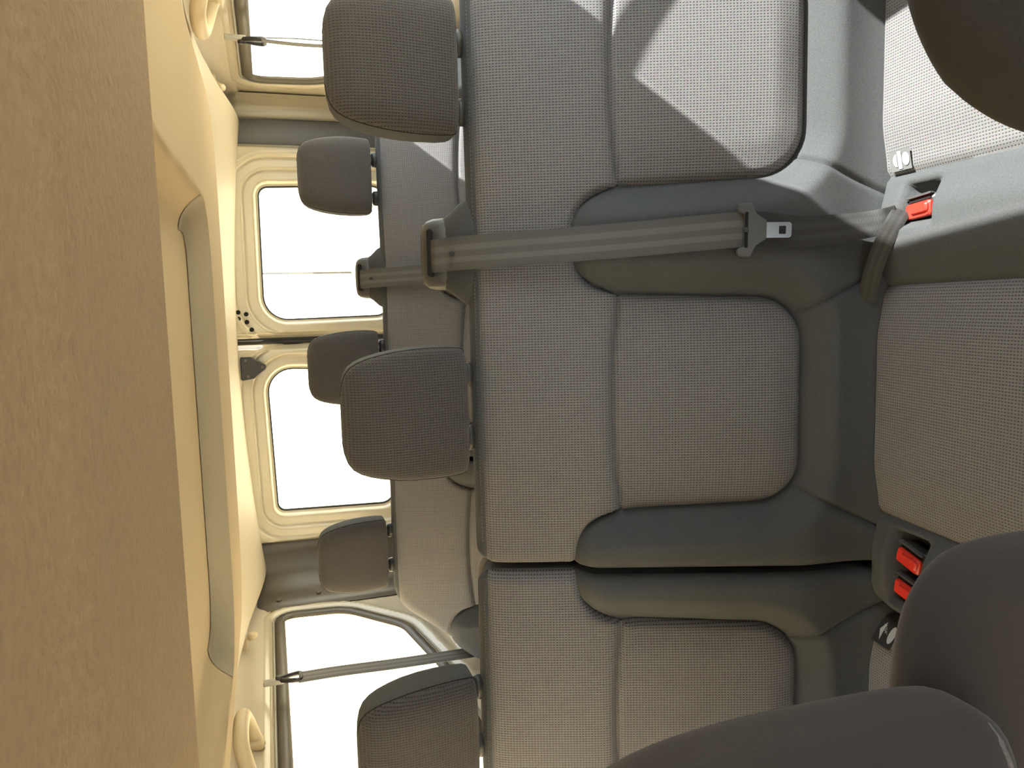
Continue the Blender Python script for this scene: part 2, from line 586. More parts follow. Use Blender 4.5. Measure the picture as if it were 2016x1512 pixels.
WL = rpoly([(-.592, .88), (-.085, .88), (-.062, 1.315), (-.580, 1.302)], [.05, .06, .085, .030], 8)
door_r = make_rear_door('door_1', SPLIT + .012, .700, WR, 1)
door_l = make_rear_door('door_2', -.690, SPLIT - .010, WL, -1)
# gap between the doors
gap = struct(mk('trim_1', [(SPLIT - .02, YR + .02, .06), (SPLIT + .02, YR + .02, .06), (SPLIT + .02, YR + .02, 1.43), (SPLIT - .02, YR + .02, 1.43),
                           (SPLIT - .02, YR + .035, .06), (SPLIT + .02, YR + .035, .06), (SPLIT + .02, YR + .035, 1.43), (SPLIT - .02, YR + .035, 1.43)],
                [(3, 2, 1, 0), (4, 5, 6, 7), (0, 1, 5, 4), (1, 2, 6, 5), (2, 3, 7, 6), (3, 0, 4, 7)], 'rubber', smooth=False))
tube('weather_strip', [(SPLIT - .004, YR + .006, z) for z in np.linspace(.08, 1.43, 14)], .009, 'rubber', gap, 8)
# hinge-side holes in the right door
for (x, z) in ((.134, 1.392), (.127, 1.367), (.100, 1.366), (.074, 1.352), (.112, 1.392)):
    disc('fixing_hole', (x, YR - .0605, z), (0, 1, 0), .0078, .004, 'slot_black', door_r, 14)
# latch plate on the left door
pl = rpoly([(-.018, 1.395), (-.018, 1.360), (-.048, 1.312), (-.060, 1.312), (-.092, 1.352), (-.098, 1.395)], [.004, .012, .012, .012, .012, .004], 4)
lat = extrude_poly('latch_plate', [(a, YR - .073, b) for a, b in pl], [(a, YR - .050, b) for a, b in pl], 'black_plastic', door_l, bevel=.003)
lat['label'] = 'black latch plate with three screws'
for (x, z) in ((-.030, 1.378), (-.054, 1.326), (-.084, 1.372)):
    disc('screw', (x, YR - .0765, z), (0, 1, 0), .0065, .006, 'grey_plastic', lat, 12)

# rear wall around the doors
rw = [(-.9, .0), (.9, .0), (.9, 1.47), (-.9, 1.47)]
ri = [(-.685, .07), (.695, .07), (.695, 1.425), (-.685, 1.425)]
V = [(a, YR + .01, b) for a, b in rw] + [(a, YR + .01, b) for a, b in ri] + [(a, YR + .06, b) for a, b in rw] + [(a, YR + .06, b) for a, b in ri]
Fq = []
for i in range(4):
    j = (i + 1) % 4
    Fq += [(i, j, 4 + j, 4 + i), (8 + j, 8 + i, 12 + i, 12 + j), (4 + i, 4 + j, 12 + j, 12 + i)]
struct(mk('wall_rear', V, Fq, 'cream_paint', smooth=False))

# right rear corner: cream swage, thin ridge and grey upright strip
def corner_strip(name, pts, z0, z1, mat, bow=0.0):
    zs = np.linspace(z0, z1, 16); V = []; Fc = []
    sm = smooth_path(pts, 6); K = len(sm)
    for z in zs:
        b = bow * ((z - z0) / (z1 - z0)) ** 2
        for p in sm: V.append((p[0] + b, p[1], z))
    for i in range(len(zs) - 1):
        for k in range(K - 1):
            Fc.append((i * K + k, i * K + k + 1, (i + 1) * K + k + 1, (i + 1) * K + k))
    return struct(mk(name, V, Fc, mat))
corner_strip('trim_2', [(.792, YR + .008, 0), (.785, YR - .008, 0), (.745, YR - .014, 0), (.706, YR - .010, 0), (.700, YR + .008, 0)], .3, 1.40, 'grey_trim', -.006)
corner_strip('trim_3', [(.845, 2.70, 0), (.842, 2.755, 0), (.825, 2.79, 0), (.800, 2.795, 0), (.790, YR + .004, 0)], .3, 1.40, 'cream_paint')
# left rear corner: dark curved trim panel with two screws
lp = corner_strip('trim_4', [(-.846, 2.545, 0), (-.832, 2.575, 0), (-.815, 2.66, 0), (-.775, 2.735, 0), (-.725, 2.775, 0), (-.690, 2.785, 0), (-.683, YR + .004, 0)], .3, 1.385, 'taupe_trim')
for (x, y, z) in ((-.8285, 2.59, 1.315), (-.8255, 2.605, 1.185)):
    disc('screw', (x, y, z), (1, -.2, 0), .009, .004, 'taupe_trim', lp, 14)

# roof skin
struct(mk('roof', [(-.95, -1.3, 1.47), (.95, -1.3, 1.47), (.95, 2.92, 1.47), (-.95, 2.92, 1.47), (-.95, -1.3, 1.50), (.95, -1.3, 1.50), (.95, 2.92, 1.50), (-.95, 2.92, 1.50)],
          [(3, 2, 1, 0), (4, 5, 6, 7), (0, 1, 5, 4), (1, 2, 6, 5), (2, 3, 7, 6), (3, 0, 4, 7)], 'body_paint', smooth=False))
# front: scuttle below and windscreen
struct(mk('wall_front', [(-.9, -1.25, 0), (.9, -1.25, 0), (.9, -1.25, .90), (-.9, -1.25, .90), (-.9, -.80, .86), (.9, -.80, .86), (-.9, -.80, .45), (.9, -.80, .45)],
          [(0, 1, 2, 3), (3, 2, 5, 4), (4, 5, 7, 6)], 'dash_plastic', smooth=False))
ws = struct(mk('window_7', [(-.85, -1.22, .90), (.85, -1.22, .90), (.78, -.62, 1.47), (-.78, -.62, 1.47), (-.85, -1.23, .905), (.85, -1.23, .905), (.78, -.63, 1.475), (-.78, -.63, 1.475)],
               [(0, 1, 2, 3), (7, 6, 5, 4)], 'glass', smooth=False))

# ------------------------------------------------------------------ ceiling
CEIL = rpoly([(-.575, .60), (.600, .60), (.612, 1.93), (-.570, 1.93)], [0, 0, .20, .20], 10)
POCK = rpoly([(-.46, .50), (.30, .50), (.335, 1.525), (-.50, 1.525)], [.0, .0, .11, .13], 8)
def ceil_pos(x, y):
    z = np.full(y.shape, 1.392)
    d = poly_sd(x, y, POCK)
    t = np.clip(d / .060, 0, 1)
    z = z + .038 * (1 - (1 - t) ** 2.4)
    e = poly_sd(x, y, CEIL)
    R = .030
    ee = np.clip(e, 0, R)
    z = z + (R - np.sqrt(np.clip(R * R - (R - ee) ** 2, 0, None)))
    return np.stack([x, y, z], 1)
ceiling = struct(gpanel('ceiling', rng(-.60, .63, .0075), rng(.70, 1.95, .0075), lambda x, y: poly_sd(x, y, CEIL), ceil_pos, 'headliner', uv=False, flip=True))
# rear face of the roof recess: its shade painted as a grey-beige skin
fx = gpanel('recess_shade_skin', rng(-.52, .36, .004), rng(1.30, 1.53, .004), lambda x, y: np.minimum(np.minimum(poly_sd(x, y, POCK) - .001, .056 - poly_sd(x, y, POCK)), y - 1.36),
            lambda x, y: ceil_pos(x, y) + np.array([0, -.0022, -.0015]), 'recess_shade_beige', ceiling, uv=False, flip=True)
fx['label'] = 'grey-beige skin carrying the painted shade of the roof recess'
# header moulding over the rear doors
def head_pos(x, y):
    z = 1.424 - .012 * sstep(1.85, 2.2, y) - .012 * sstep(2.2, 2.74, y) - .032 * (np.abs(x) / .62) ** 2 * sstep(2.0, 2.75, y)
    ey = np.clip(2.765 - y, 0, .02)
    z = z + (.02 - np.sqrt(np.clip(.02 ** 2 - (.02 - ey) ** 2, 0, None)))
    return np.stack([x, y, z], 1)
struct(gpanel('trim_8', rng(-.76, .76, .02), np.concatenate([rng(1.66, 2.74, .02)[:-1], np.linspace(2.74, 2.765, 8)]), lambda x, y: np.ones(x.shape), head_pos, 'rail_plastic', uv=False, flip=True))
# front headliner board, lower and coarser, with a soft ridge across it
def fpos(x, y):
    z = 1.390 + .004 * (1 - sstep(.36, .44, y)) - .007 * np.exp(-((y - .40) / .035) ** 2)
    z = z + .0 * x
    ey = np.clip(.795 - y, 0, .012)
    z = z + (.012 - np.sqrt(np.clip(.012 ** 2 - (.012 - ey) ** 2, 0, None)))
    return np.stack([x, y, z], 1)
fy = np.concatenate([rng(-.60, .78, .02)[:-1], np.linspace(.78, .795, 8)])
fb = struct(gpanel('trim_5', rng(-.66, .66, .03), fy, lambda a, y: np.ones(a.shape), fpos, 'front_headliner', uv=False, flip=True))
fb['label'] = 'brown front headliner board'
fv = [(-.66, .795, 1.402), (.66, .795, 1.402), (.66, .78, 1.45), (-.66, .78, 1.45)]
mk('board_edge', fv, [(0, 1, 2, 3)], 'headliner', fb, False)

# side rails between ceiling and windows
def rail(side, nm):
    prof = smooth_path([(.50, 1.446), (.56, 1.444), (.64, 1.442), (.74, 1.437), (.80, 1.418), (.832, 1.388), (.842, 1.362), (.8465, 1.352), (.8445, 1.345)], 5)
    ys = rng(.55, 2.80, .05); K = len(prof); V = []; Fc = []
    for y in ys:
        for p in prof: V.append((side * p[0], y, p[1]))
    for i in range(len(ys) - 1):
        for k in range(K - 1):
            f = (i * K + k, i * K + k + 1, (i + 1) * K + k + 1, (i + 1) * K + k)
            Fc.append(f if side < 0 else f[::-1])
    return struct(mk(nm, V, Fc, 'rail_plastic'))
rail(1, 'trim_6'); rail(-1, 'trim_7')

# ================================================================== SEATS
RECL = math.radians(20)
SV = np.array([0, math.sin(RECL), math.cos(RECL)])
NV = np.array([0, -math.cos(RECL), math.sin(RECL)])
TOP = np.array([0, 1.09, 1.02])
CC = (.465, -.012, -.505)        # seat centres across the row
def bp(x, s, n):
    """backrest coordinates to vehicle coordinates"""
    x = np.asarray(x, float); s = np.asarray(s, float); n = np.asarray(n, float)
    return np.stack([x + 0 * s, TOP[1] + SV[1] * s + NV[1] * n, TOP[2] + SV[2] * s + NV[2] * n], -1)

def b_line(x, cols):
    """seam between the upper panel and the bolsters / centre panels"""
    t = np.min(np.stack([np.abs(x - c) for c in cols]), 0)
    inside = -.211 - .011 * np.clip(t / .160, 0, 1) ** 2
    out = -.222 + .072 * (1 - np.exp(-np.clip(t - .160, 0, None) / .02))
    return np.where(t < .160, inside, out)
def ins_poly(c):
    return rpoly([(c - .162, -.10), (c + .162, -.10), (c + .160, -.25), (c + .150, -.487), (c - .150, -.487), (c - .160, -.25)], [0, 0, .02, .068, .068, .02], 10)

def make_backrest(root, cols, outline):
    x0 = min(p[0] for p in outline); x1 = max(p[0] for p in outline)
    xsplit = x0 if abs(x0 + .26) < .02 else x1
    polys = [ins_poly(c) for c in cols]
    STEP = .0036
    xs = rng(x0 - .002, x1 + .002, STEP); ss = rng(-.66, .002, STEP)
    def fields(x, s):
        out = poly_sd(x, s, outline)
        b = b_line(x, cols)
        ub = s - b
        ins = np.max(np.stack([poly_sd(x, s, p) for p in polys]), 0)
        # diagonal seams below each centre panel
        tx = np.min(np.stack([np.abs(x - c) for c in cols]), 0)
        low = np.minimum((.128 + (-.474 - s) * .48 - tx) * .9, -.40 - s)
        return out, b, ub, ins, low, tx
    def height(x, s):
        out, b, ub, ins, low, tx = fields(x, s)
        q = np.clip(tx / .16, 0, 1.3)
        n_up = .010 + .006 * (1 - q ** 2) - .006 * sstep(-.06, -.0, s)
        bol = sstep(0, .05, -ins)
        n_lo = .034 * bol * (1 - .60 * sstep(-.47, -.58, s)) + np.where(ins > 0, .010 * (1 - np.clip(tx / .16, 0, 1) ** 2) * sstep(0, .05, ins), 0)
        n = n_up + (n_lo - n_up) * sstep(-.02, .035, -ub)
        drop = 0
        for R, dist in ((.022, out), (.034, -s), (.034, out + .25 * sstep(.06, .0, np.abs(x - xsplit)))):
            dd = np.clip(dist, 0, R)
            drop = np.maximum(drop, R - np.sqrt(np.clip(R * R - (R - dd) ** 2, 0, None)))
        n = n - drop
        g = np.exp(-(ub / .0045) ** 2)
        g = np.maximum(g, np.exp(-(ins / .0045) ** 2) * (ub < 0.004))
        g = np.maximum(g, .75 * np.exp(-(low / .0040) ** 2) * ((-ins) > .0) * (ub < 0))
        g = np.maximum(g, .5 * np.exp(-((s + .018) / .003) ** 2))
        return n - .0085 * g - .007 * np.exp(-np.minimum(np.abs(ub), np.where(ub < 0, np.abs(ins), 9)) / .012)
    P = lambda x, s: bp(x, s, height(x, s))
    # core with sides and back
    ol = outline
    inner = [(a, b) for a, b in offset_poly(ol, -.001)]
    A = [bp(a, b, -.022) for a, b in inner]; B = [bp(a, b, -.098) for a, b in offset_poly(ol, -.006)]
    back = extrude_poly('backrest', A, B, 'plain_cloth', root)
    sh = offset_poly(ol, .006)
    extrude_poly('back_shell', [bp(a, b, -.094) for a, b in sh], [bp(a, b, -.116) for a, b in offset_poly(ol, -.004)], 'shell_plastic', back, bevel=.003)
    def part(name, sel, mat, rx=None, rs=None):
        return gpanel(name, xs if rx is None else rng(rx[0], rx[1], STEP), ss if rs is None else rng(rs[0], rs[1], STEP), sel, P, mat, back)
    part('edge_band', lambda x, s: np.minimum(poly_sd(x, s, outline), s + .018), 'plain_cloth', rs=(-.03, .002))
    part('upper_panel', lambda x, s: np.minimum(np.minimum(fields(x, s)[0], fields(x, s)[2]), -.018 - s), 'waffle_cloth', rs=(-.25, -.01))
    for c, p in zip(cols, polys):
        part('center_panel', lambda x, s: np.minimum(poly_sd(x, s, p), -fields(x, s)[2]), 'waffle_cloth', rx=(c - .17, c + .17), rs=(-.50, -.20))
        def lowsel(x, s):
            out, b, ub, ins, low, tx = fields(x, s)
            return np.minimum(np.minimum(low, -ins), out)
        part('lower_panel', lowsel, 'plain_cloth', rx=(c - .235, c + .235), rs=(-.66, -.44))
    edges = sorted(cols)
    spans = [x0 - .002] + edges + [x1 + .002]
    for k in range(len(spans) - 1):
        a, b_ = spans[k], spans[k + 1]
        def bolsel(x, s):
            out, b, ub, ins, low, tx = fields(x, s)
            return np.minimum(np.minimum(np.minimum(-ub, -ins), -low), out)
        part('side_bolster', bolsel, 'plain_cloth', rx=(a, b_), rs=(-.66, -.14))
    # top stitching, a broken thread just above the upper panel
    V = []; Fc = []
    xx = x0 + .035
    while xx < x1 - .05:
        ok = poly_sd(np.array([xx, xx + .0035]), np.array([-.012, -.012]), outline).min() > .011
        if ok:
            i = len(V)
            xa = np.array([xx, xx + .0032, xx + .0032, xx]); sa = np.array([-.0128, -.0128, -.0114, -.0114])
            q = bp(xa, sa, height(xa, sa) + .0007)
            V += [tuple(p) for p in q]; Fc.append((i, i + 1, i + 2, i + 3))
        xx += .0055
    st = mk('stitching', V, Fc, 'stitch_thread', back, False)
    st['kind'] = 'stuff'
    return back, height

def make_headrest(root, c):
    """rounded pad on two steel posts"""
    y = 1.074
    Z = [(1.034, .0850, .038), (1.0365, .0898, .042), (1.042, .0920, .0455), (1.058, .0936, .048), (1.085, .0942, .050), (1.112, .0932, .051), (1.138, .0905, .0505), (1.158, .0868, .048),
         (1.175, .0825, .0445), (1.188, .0775, .040), (1.198, .0710, .034), (1.2045, .062, .026), (1.2088, .048, .016), (1.2105, .032, .008)]
    sec = []
    zz = [p[0] for p in Z]
    tt = np.linspace(0, len(Z) - 1, 40)
    for t in tt:
        i = min(int(t), len(Z) - 2); f = t - i
        a, b = Z[i], Z[i + 1]
        z = a[0] + f * (b[0] - a[0]); hx = a[1] + f * (b[1] - a[1]); hy = a[2] + f * (b[2] - a[2])
        yc = y + .010 - .02 * ((z - 1.03) / .18)
        sec.append((c, yc, z, hx, hy))
    d = .50
    pad = loft('headrest', sec, 'plain_cloth', root, 44, 4.2, 0 - (0) - .50 - 0.0, PI + .50, cap=False)
    loft('front_panel', [(a, b - .0008, z, hx, hy) for a, b, z, hx, hy in sec], 'waffle_cloth_headrest', pad, 40, 4.2, PI + .50, 2 * PI - .50, cap=False)
    # close top and bottom
    for nm, s in (('top_seam', sec[-1]), ('underside', sec[0])):
        K = 40; V = []
        for k in range(K):
            th = 2 * PI * k / K; cc, sn = math.cos(th), math.sin(th); q = (abs(cc) ** 4.2 + abs(sn) ** 4.2) ** (-1 / 4.2)
            V.append((s[0] + s[3] * cc * q, s[1] + s[4] * sn * q, s[2]))
        mk(nm, V, [tuple(range(K)) if nm == 'top_seam' else tuple(range(K - 1, -1, -1))], 'plain_cloth', pad)
    for th in (PI + .50, 2 * PI - .50):
        cc, sn = math.cos(th), math.sin(th); q = (abs(cc) ** 4.2 + abs(sn) ** 4.2) ** (-1 / 4.2)
        tube('seam', [(a + hx * cc * q, b + hy * sn * q, z) for a, b, z, hx, hy in sec], .0011, 'seam_thread', pad, 5)
    for dx in (-.048, .048):
        top = bp(c + dx, .002, -.018)
        tube('post', [(c + dx, y + .014, 1.060), (c + dx, y + .020, 1.045), (c + dx, top[1] - .001, top[2] + .006), (c + dx, top[1], top[2] - .01)], .0055, 'steel', pad, 10)
        loft('post_sleeve', [(top[0], top[1], top[2] - .016, .018, .013), (top[0], top[1] - .001, top[2] + .001, .019, .0145), (top[0], top[1] - .002, top[2] + .008, .018, .013), (top[0], top[1] - .002, top[2] + .0105, .012, .008)],
             'black_plastic', pad, 20, 2.4)
    return pad

CUSH_A = math.radians(7)
def cp(x, t, n):
    x = np.asarray(x, float); t = np.asarray(t, float); n = np.asarray(n, float)
    return np.stack([x + 0 * t, .935 - t * math.cos(CUSH_A) + 0 * n, .459 + t * math.sin(CUSH_A) + n], -1)
def cush_xy(x, y):
    return x, (.935 - y) / math.cos(CUSH_A)

def make_cushion(root, cols, outline, wells):
    x0 = min(p[0] for p in outline); x1 = max(p[0] for p in outline)
    STEP = .005
    xs = rng(x0 - .002, x1 + .002, STEP); ts = rng(-.072, .522, STEP)
    polys = [rpoly([(c - .160, -.2), (c + .160, -.2), (c + .168, .455), (c - .168, .455)], [0, 0, .05, .05], 6) for c in cols]
    def ins(x, t):
        return np.max(np.stack([poly_sd(x, t, p) for p in polys]), 0)
    def height(x, t):
        out = poly_sd(x, t, outline)
        i = ins(x, t)
        n = .020 * sstep(0, .055, -i) * (.25 + .75 * sstep(.03, .11, t)) + np.where(i > 0, .010 * sstep(0, .08, i), 0)
        R = .045
        dd = np.clip(out, 0, R)
        n = n - (R - np.sqrt(np.clip(R * R - (R - dd) ** 2, 0, None)))
        n = n - .006 * np.exp(-(i / .005) ** 2)
        n = n - .035 * (1 - sstep(.040, .062, t))
        for (wx, wt, hx, ht, dep) in wells:
            d = np.maximum(np.abs(x - wx) - hx, np.abs(t - wt) - ht)
            n = n - dep * (1 - sstep(-.008, .010, d))
        return n
    P = lambda x, t: cp(x, t, height(x, t))
    cu = extrude_poly('cushion', [cp(a, b, -.044) for a, b in offset_poly(outline, -.001)], [cp(a, b, -.15) for a, b in offset_poly(outline, -.01)], 'plain_cloth', root)
    for c, p in zip(cols, polys):
        gpanel('center_panel', rng(c - .175, c + .175, STEP), ts, lambda x, t: np.minimum(poly_sd(x, t, p), poly_sd(x, t, outline)), P, 'waffle_cloth', cu, flip=True)
    spans = [x0 - .002] + sorted(cols) + [x1 + .002]
    for k in range(len(spans) - 1):
        gpanel('side_bolster', rng(spans[k], spans[k + 1], STEP), ts, lambda x, t: np.minimum(-ins(x, t), poly_sd(x, t, outline)), P, 'plain_cloth', cu, flip=True)
    return cu, height

def seat_base(root, x0, x1):
    for x in (x0 + .08, x1 - .08):
        box('leg', (x - .03, .52, .0), (x + .03, .90, .31), 'black_plastic', root, .01, .02)
    box('frame', (x0 + .04, .50, .295), (x1 - .04, .92, .325), 'black_plastic', root, .006, .02)

def seat_tag(cu, height, x, y, wide, deep, mat, mirror=False, text=None):
    """small woven label with white marks"""
    x, t = cush_xy(x, y)
    ends = [height(np.array([x + sg * wide / 2] * 3), np.array([t - deep / 2, t, t + deep / 2])).max() for sg in (-1, 1)]
    hl, hr = ends
    fx_ = np.repeat(np.linspace(0, 1, 15), 9); ft_ = np.tile(np.linspace(-.5, .5, 9), 15)
    lift0 = max(0, (height(x + (fx_ - .5) * wide, t + ft_ * deep) - (hl + (hr - hl) * fx_)).max())
    hl += lift0; hr += lift0
    def q(px, pt, lift):
        px = np.asarray(px); pt = np.asarray(pt)
        f = (px - (x - wide / 2)) / wide
        return cp(px, pt, hl + (hr - hl) * f + lift + .001)
    K = 8
    gx, gt = np.meshgrid(np.linspace(x - wide / 2, x + wide / 2, K), np.linspace(t - deep / 2, t + deep / 2, K), indexing='ij')
    V = q(gx.ravel(), gt.ravel(), .0016)
    Fc = [(i * K + j, i * K + j + 1, (i + 1) * K + j + 1, (i + 1) * K + j) for i in range(K - 1) for j in range(K - 1)]
    tg = mk('label_tag', V, Fc, mat, cu)
    def flat(name, pts):
        a = np.array(pts)
        Vv = q(a[:, 0], a[:, 1], .0026)
        mk(name, Vv, [tuple(range(len(a)))], 'white_print', cu, False)
    return tg, flat, (x, t), q

def seat_double(label, group):
    ol = rpoly([(-.255, -.66), (.81, -.66), (.81, -.24), (.655, .0), (-.255, .0)], [.0, .0, .12, .10, .032], 10)
    root = thing('bench_seat', label, 'seat', (.28, .90, 0), group)
    back, h = make_backrest(root, CC[:2], ol)
    make_headrest(root, CC[0]); make_headrest(root, CC[1])
    co = rpoly([(-.317, -.07), (.81, -.07), (.81, .52), (-.317, .52)], [.02, .02, .06, .06], 6)
    wells = [(.257, .136, .022, .026, .030), (-.241, .132, .046, .030, .034)]
    cu, ch = make_cushion(root, CC[:2], co, wells)
    seat_base(root, -.30, .79)
    # belt outlet: cloth hump with a moulded bezel on top of the backrest
    cx = .217
    secs = []
    for s, hw, n0, n1 in ((-.03, .086, -.016, -.094), (-.014, .084, -.007, -.094), (-.004, .081, -.007, -.094), (.010, .074, -.012, -.094), (.026, .060, -.020, -.094), (.036, .054, -.026, -.092)):
        secs.append((s, hw, n0, n1))
    V = []; Fc = []; K = 28
    for s, hw, n0, n1 in secs:
        for k in range(K):
            th = 2 * PI * k / K; c_, s_ = math.cos(th), math.sin(th); q = (abs(c_) ** 4 + abs(s_) ** 4) ** -.25
            V.append(bp(cx + hw * c_ * q, s, (n0 + n1) / 2 + (n0 - n1) / 2 * s_ * q))
    for i in range(len(secs) - 1):
        for k in range(K):
            k2 = (k + 1) % K
            Fc.append((i * K + k, (i + 1) * K + k, (i + 1) * K + k2, i * K + k2))
    hump = mk('belt_outlet', V, Fc, 'plain_cloth', root)
    V = []; Fc = []
    secs = [(.030, .0530, -.022, -.095), (.036, .0545, -.020, -.096), (.052, .0535, -.022, -.096), (.062, .0505, -.028, -.094), (.069, .045, -.036, -.090), (.072, .036, -.045, -.084)]
    for s, hw, n0, n1 in secs:
        for k in range(K):
            th = 2 * PI * k / K; c_, s_ = math.cos(th), math.sin(th); q = (abs(c_) ** 3.4 + abs(s_) ** 3.4) ** (-1 / 3.4)
            V.append(bp(cx + hw * c_ * q, s, (n0 + n1) / 2 + (n0 - n1) / 2 * s_ * q))
    for i in range(len(secs) - 1):
        for k in range(K):
            k2 = (k + 1) % K
            Fc.append((i * K + k, (i + 1) * K + k, (i + 1) * K + k2, i * K + k2))
    Fc.append(tuple((len(secs) - 1) * K + k for k in range(K)))
    bz = mk('bezel', V, Fc, 'grey_plastic', hump)
    bz['label'] = 'grey moulded bezel with a dark slot'
    sl = rpoly([(-.036, .050), (.036, .050), (.033, .058), (-.033, .058)], .003, 4)
    extrude_poly('slot', [bp(cx + a, b, -.012) for a, b in sl], [bp(cx + a, b, -.030) for a, b in sl], 'slot_black', hump)
    return root, h, cu, ch

def seat_single(label, group):
    ol = rpoly([(-.82, -.66), (-.266, -.66), (-.266, .0), (-.655, .0), (-.82, -.24)], [0, 0, .028, .10, .12], 10)
    root = thing('single_seat', label, 'seat', (-.55, .90, 0), group)
    back, h = make_backrest(root, CC[2:], ol)
    make_headrest(root, CC[2])
    co = rpoly([(-.82, -.07), (-.327, -.07), (-.327, .52), (-.82, .52)], [.02, .02, .06, .06], 6)
    cu, ch = make_cushion(root, CC[2:], co, [])
    seat_base(root, -.80, -.34)
    return root, h, cu, ch

d2, hd, cu_d, chd = seat_double('two-place grey cloth bench of the middle row, nearest full seatback with belt down it', 'rear passenger seats')
s2, hs, cu_s, chs = seat_single('single grey cloth seat of the middle row, beside the two-place bench, foreground bottom', 'rear passenger seats')
# third row is the same furniture set 0.9 m further back
d3 = copy_tree(d2); d3.location.y += .90
d3['label'] = 'two-place grey cloth bench of the back row, mostly hidden behind the middle row'
s3 = copy_tree(s2); s3.location.y += .90
s3['label'] = 'single grey cloth seat of the back row, under the left rear side window'

# woven labels on the middle-row cushions (only there are they in view)
tg, flat, (tx, tt), q = seat_tag(cu_d, chd, .319, .842, .027, .040, 'tag_cloth')
tri = [(tx + .0085 * math.cos(a), tt - .0055 + .008 * math.sin(a)) for a in np.linspace(PI, 2 * PI, 9)]
flat('printed_arc', tri)
flat('printed_bar', [(tx - .0115, tt - .004), (tx + .0115, tt - .004), (tx + .0115, tt + .0035), (tx - .0115, tt + .0035)])
flat('printed_disc', [(tx + .0085 * math.cos(a), tt + .0115 + .007 * math.sin(a)) for a in np.linspace(0, 2 * PI, 17)[:-1]])
tg, flat, (tx, tt), q = seat_tag(cu_s, chs, -.350, .852, .034, .040, 'dark_tag_cloth')
flat('printed_triangle', [(tx + .012, tt - .006), (tx, tt - .014), (tx - .012, tt - .006)])
flat('printed_disc', [(tx + .011 * math.cos(a), tt + .0115 + .006 * math.sin(a)) for a in np.linspace(0, 2 * PI, 17)[:-1]])
def text_part(parent, body, size, origin, ex, ey, mat, name):
    cu = bpy.data.curves.new(name, 'FONT'); cu.body = body; cu.size = size
    cu.align_x = 'CENTER'; cu.align_y = 'CENTER'
    tmp = bpy.data.objects.new(name, cu); COL.objects.link(tmp)
    dg = bpy.context.evaluated_depsgraph_get()
    me = bpy.data.meshes.new_from_object(tmp.evaluated_get(dg))
    V = [np.array(origin) + np.array(ex) * v.co.x + np.array(ey) * v.co.y for v in me.vertices]
    Fc = [tuple(p.vertices) for p in me.polygons]
    bpy.data.objects.remove(tmp, do_unlink=True); bpy.data.meshes.remove(me); bpy.data.curves.remove(cu)
    return mk(name, V, Fc, mat, parent, False)
o_ = q(np.array([tx]), np.array([tt + .0]), .0032)[0]
text_part(cu_s, 'ISOFIX', .0085, o_, (1, 0, 0), (0, math.cos(CUSH_A), -math.sin(CUSH_A)), 'white_print', 'printed_word')

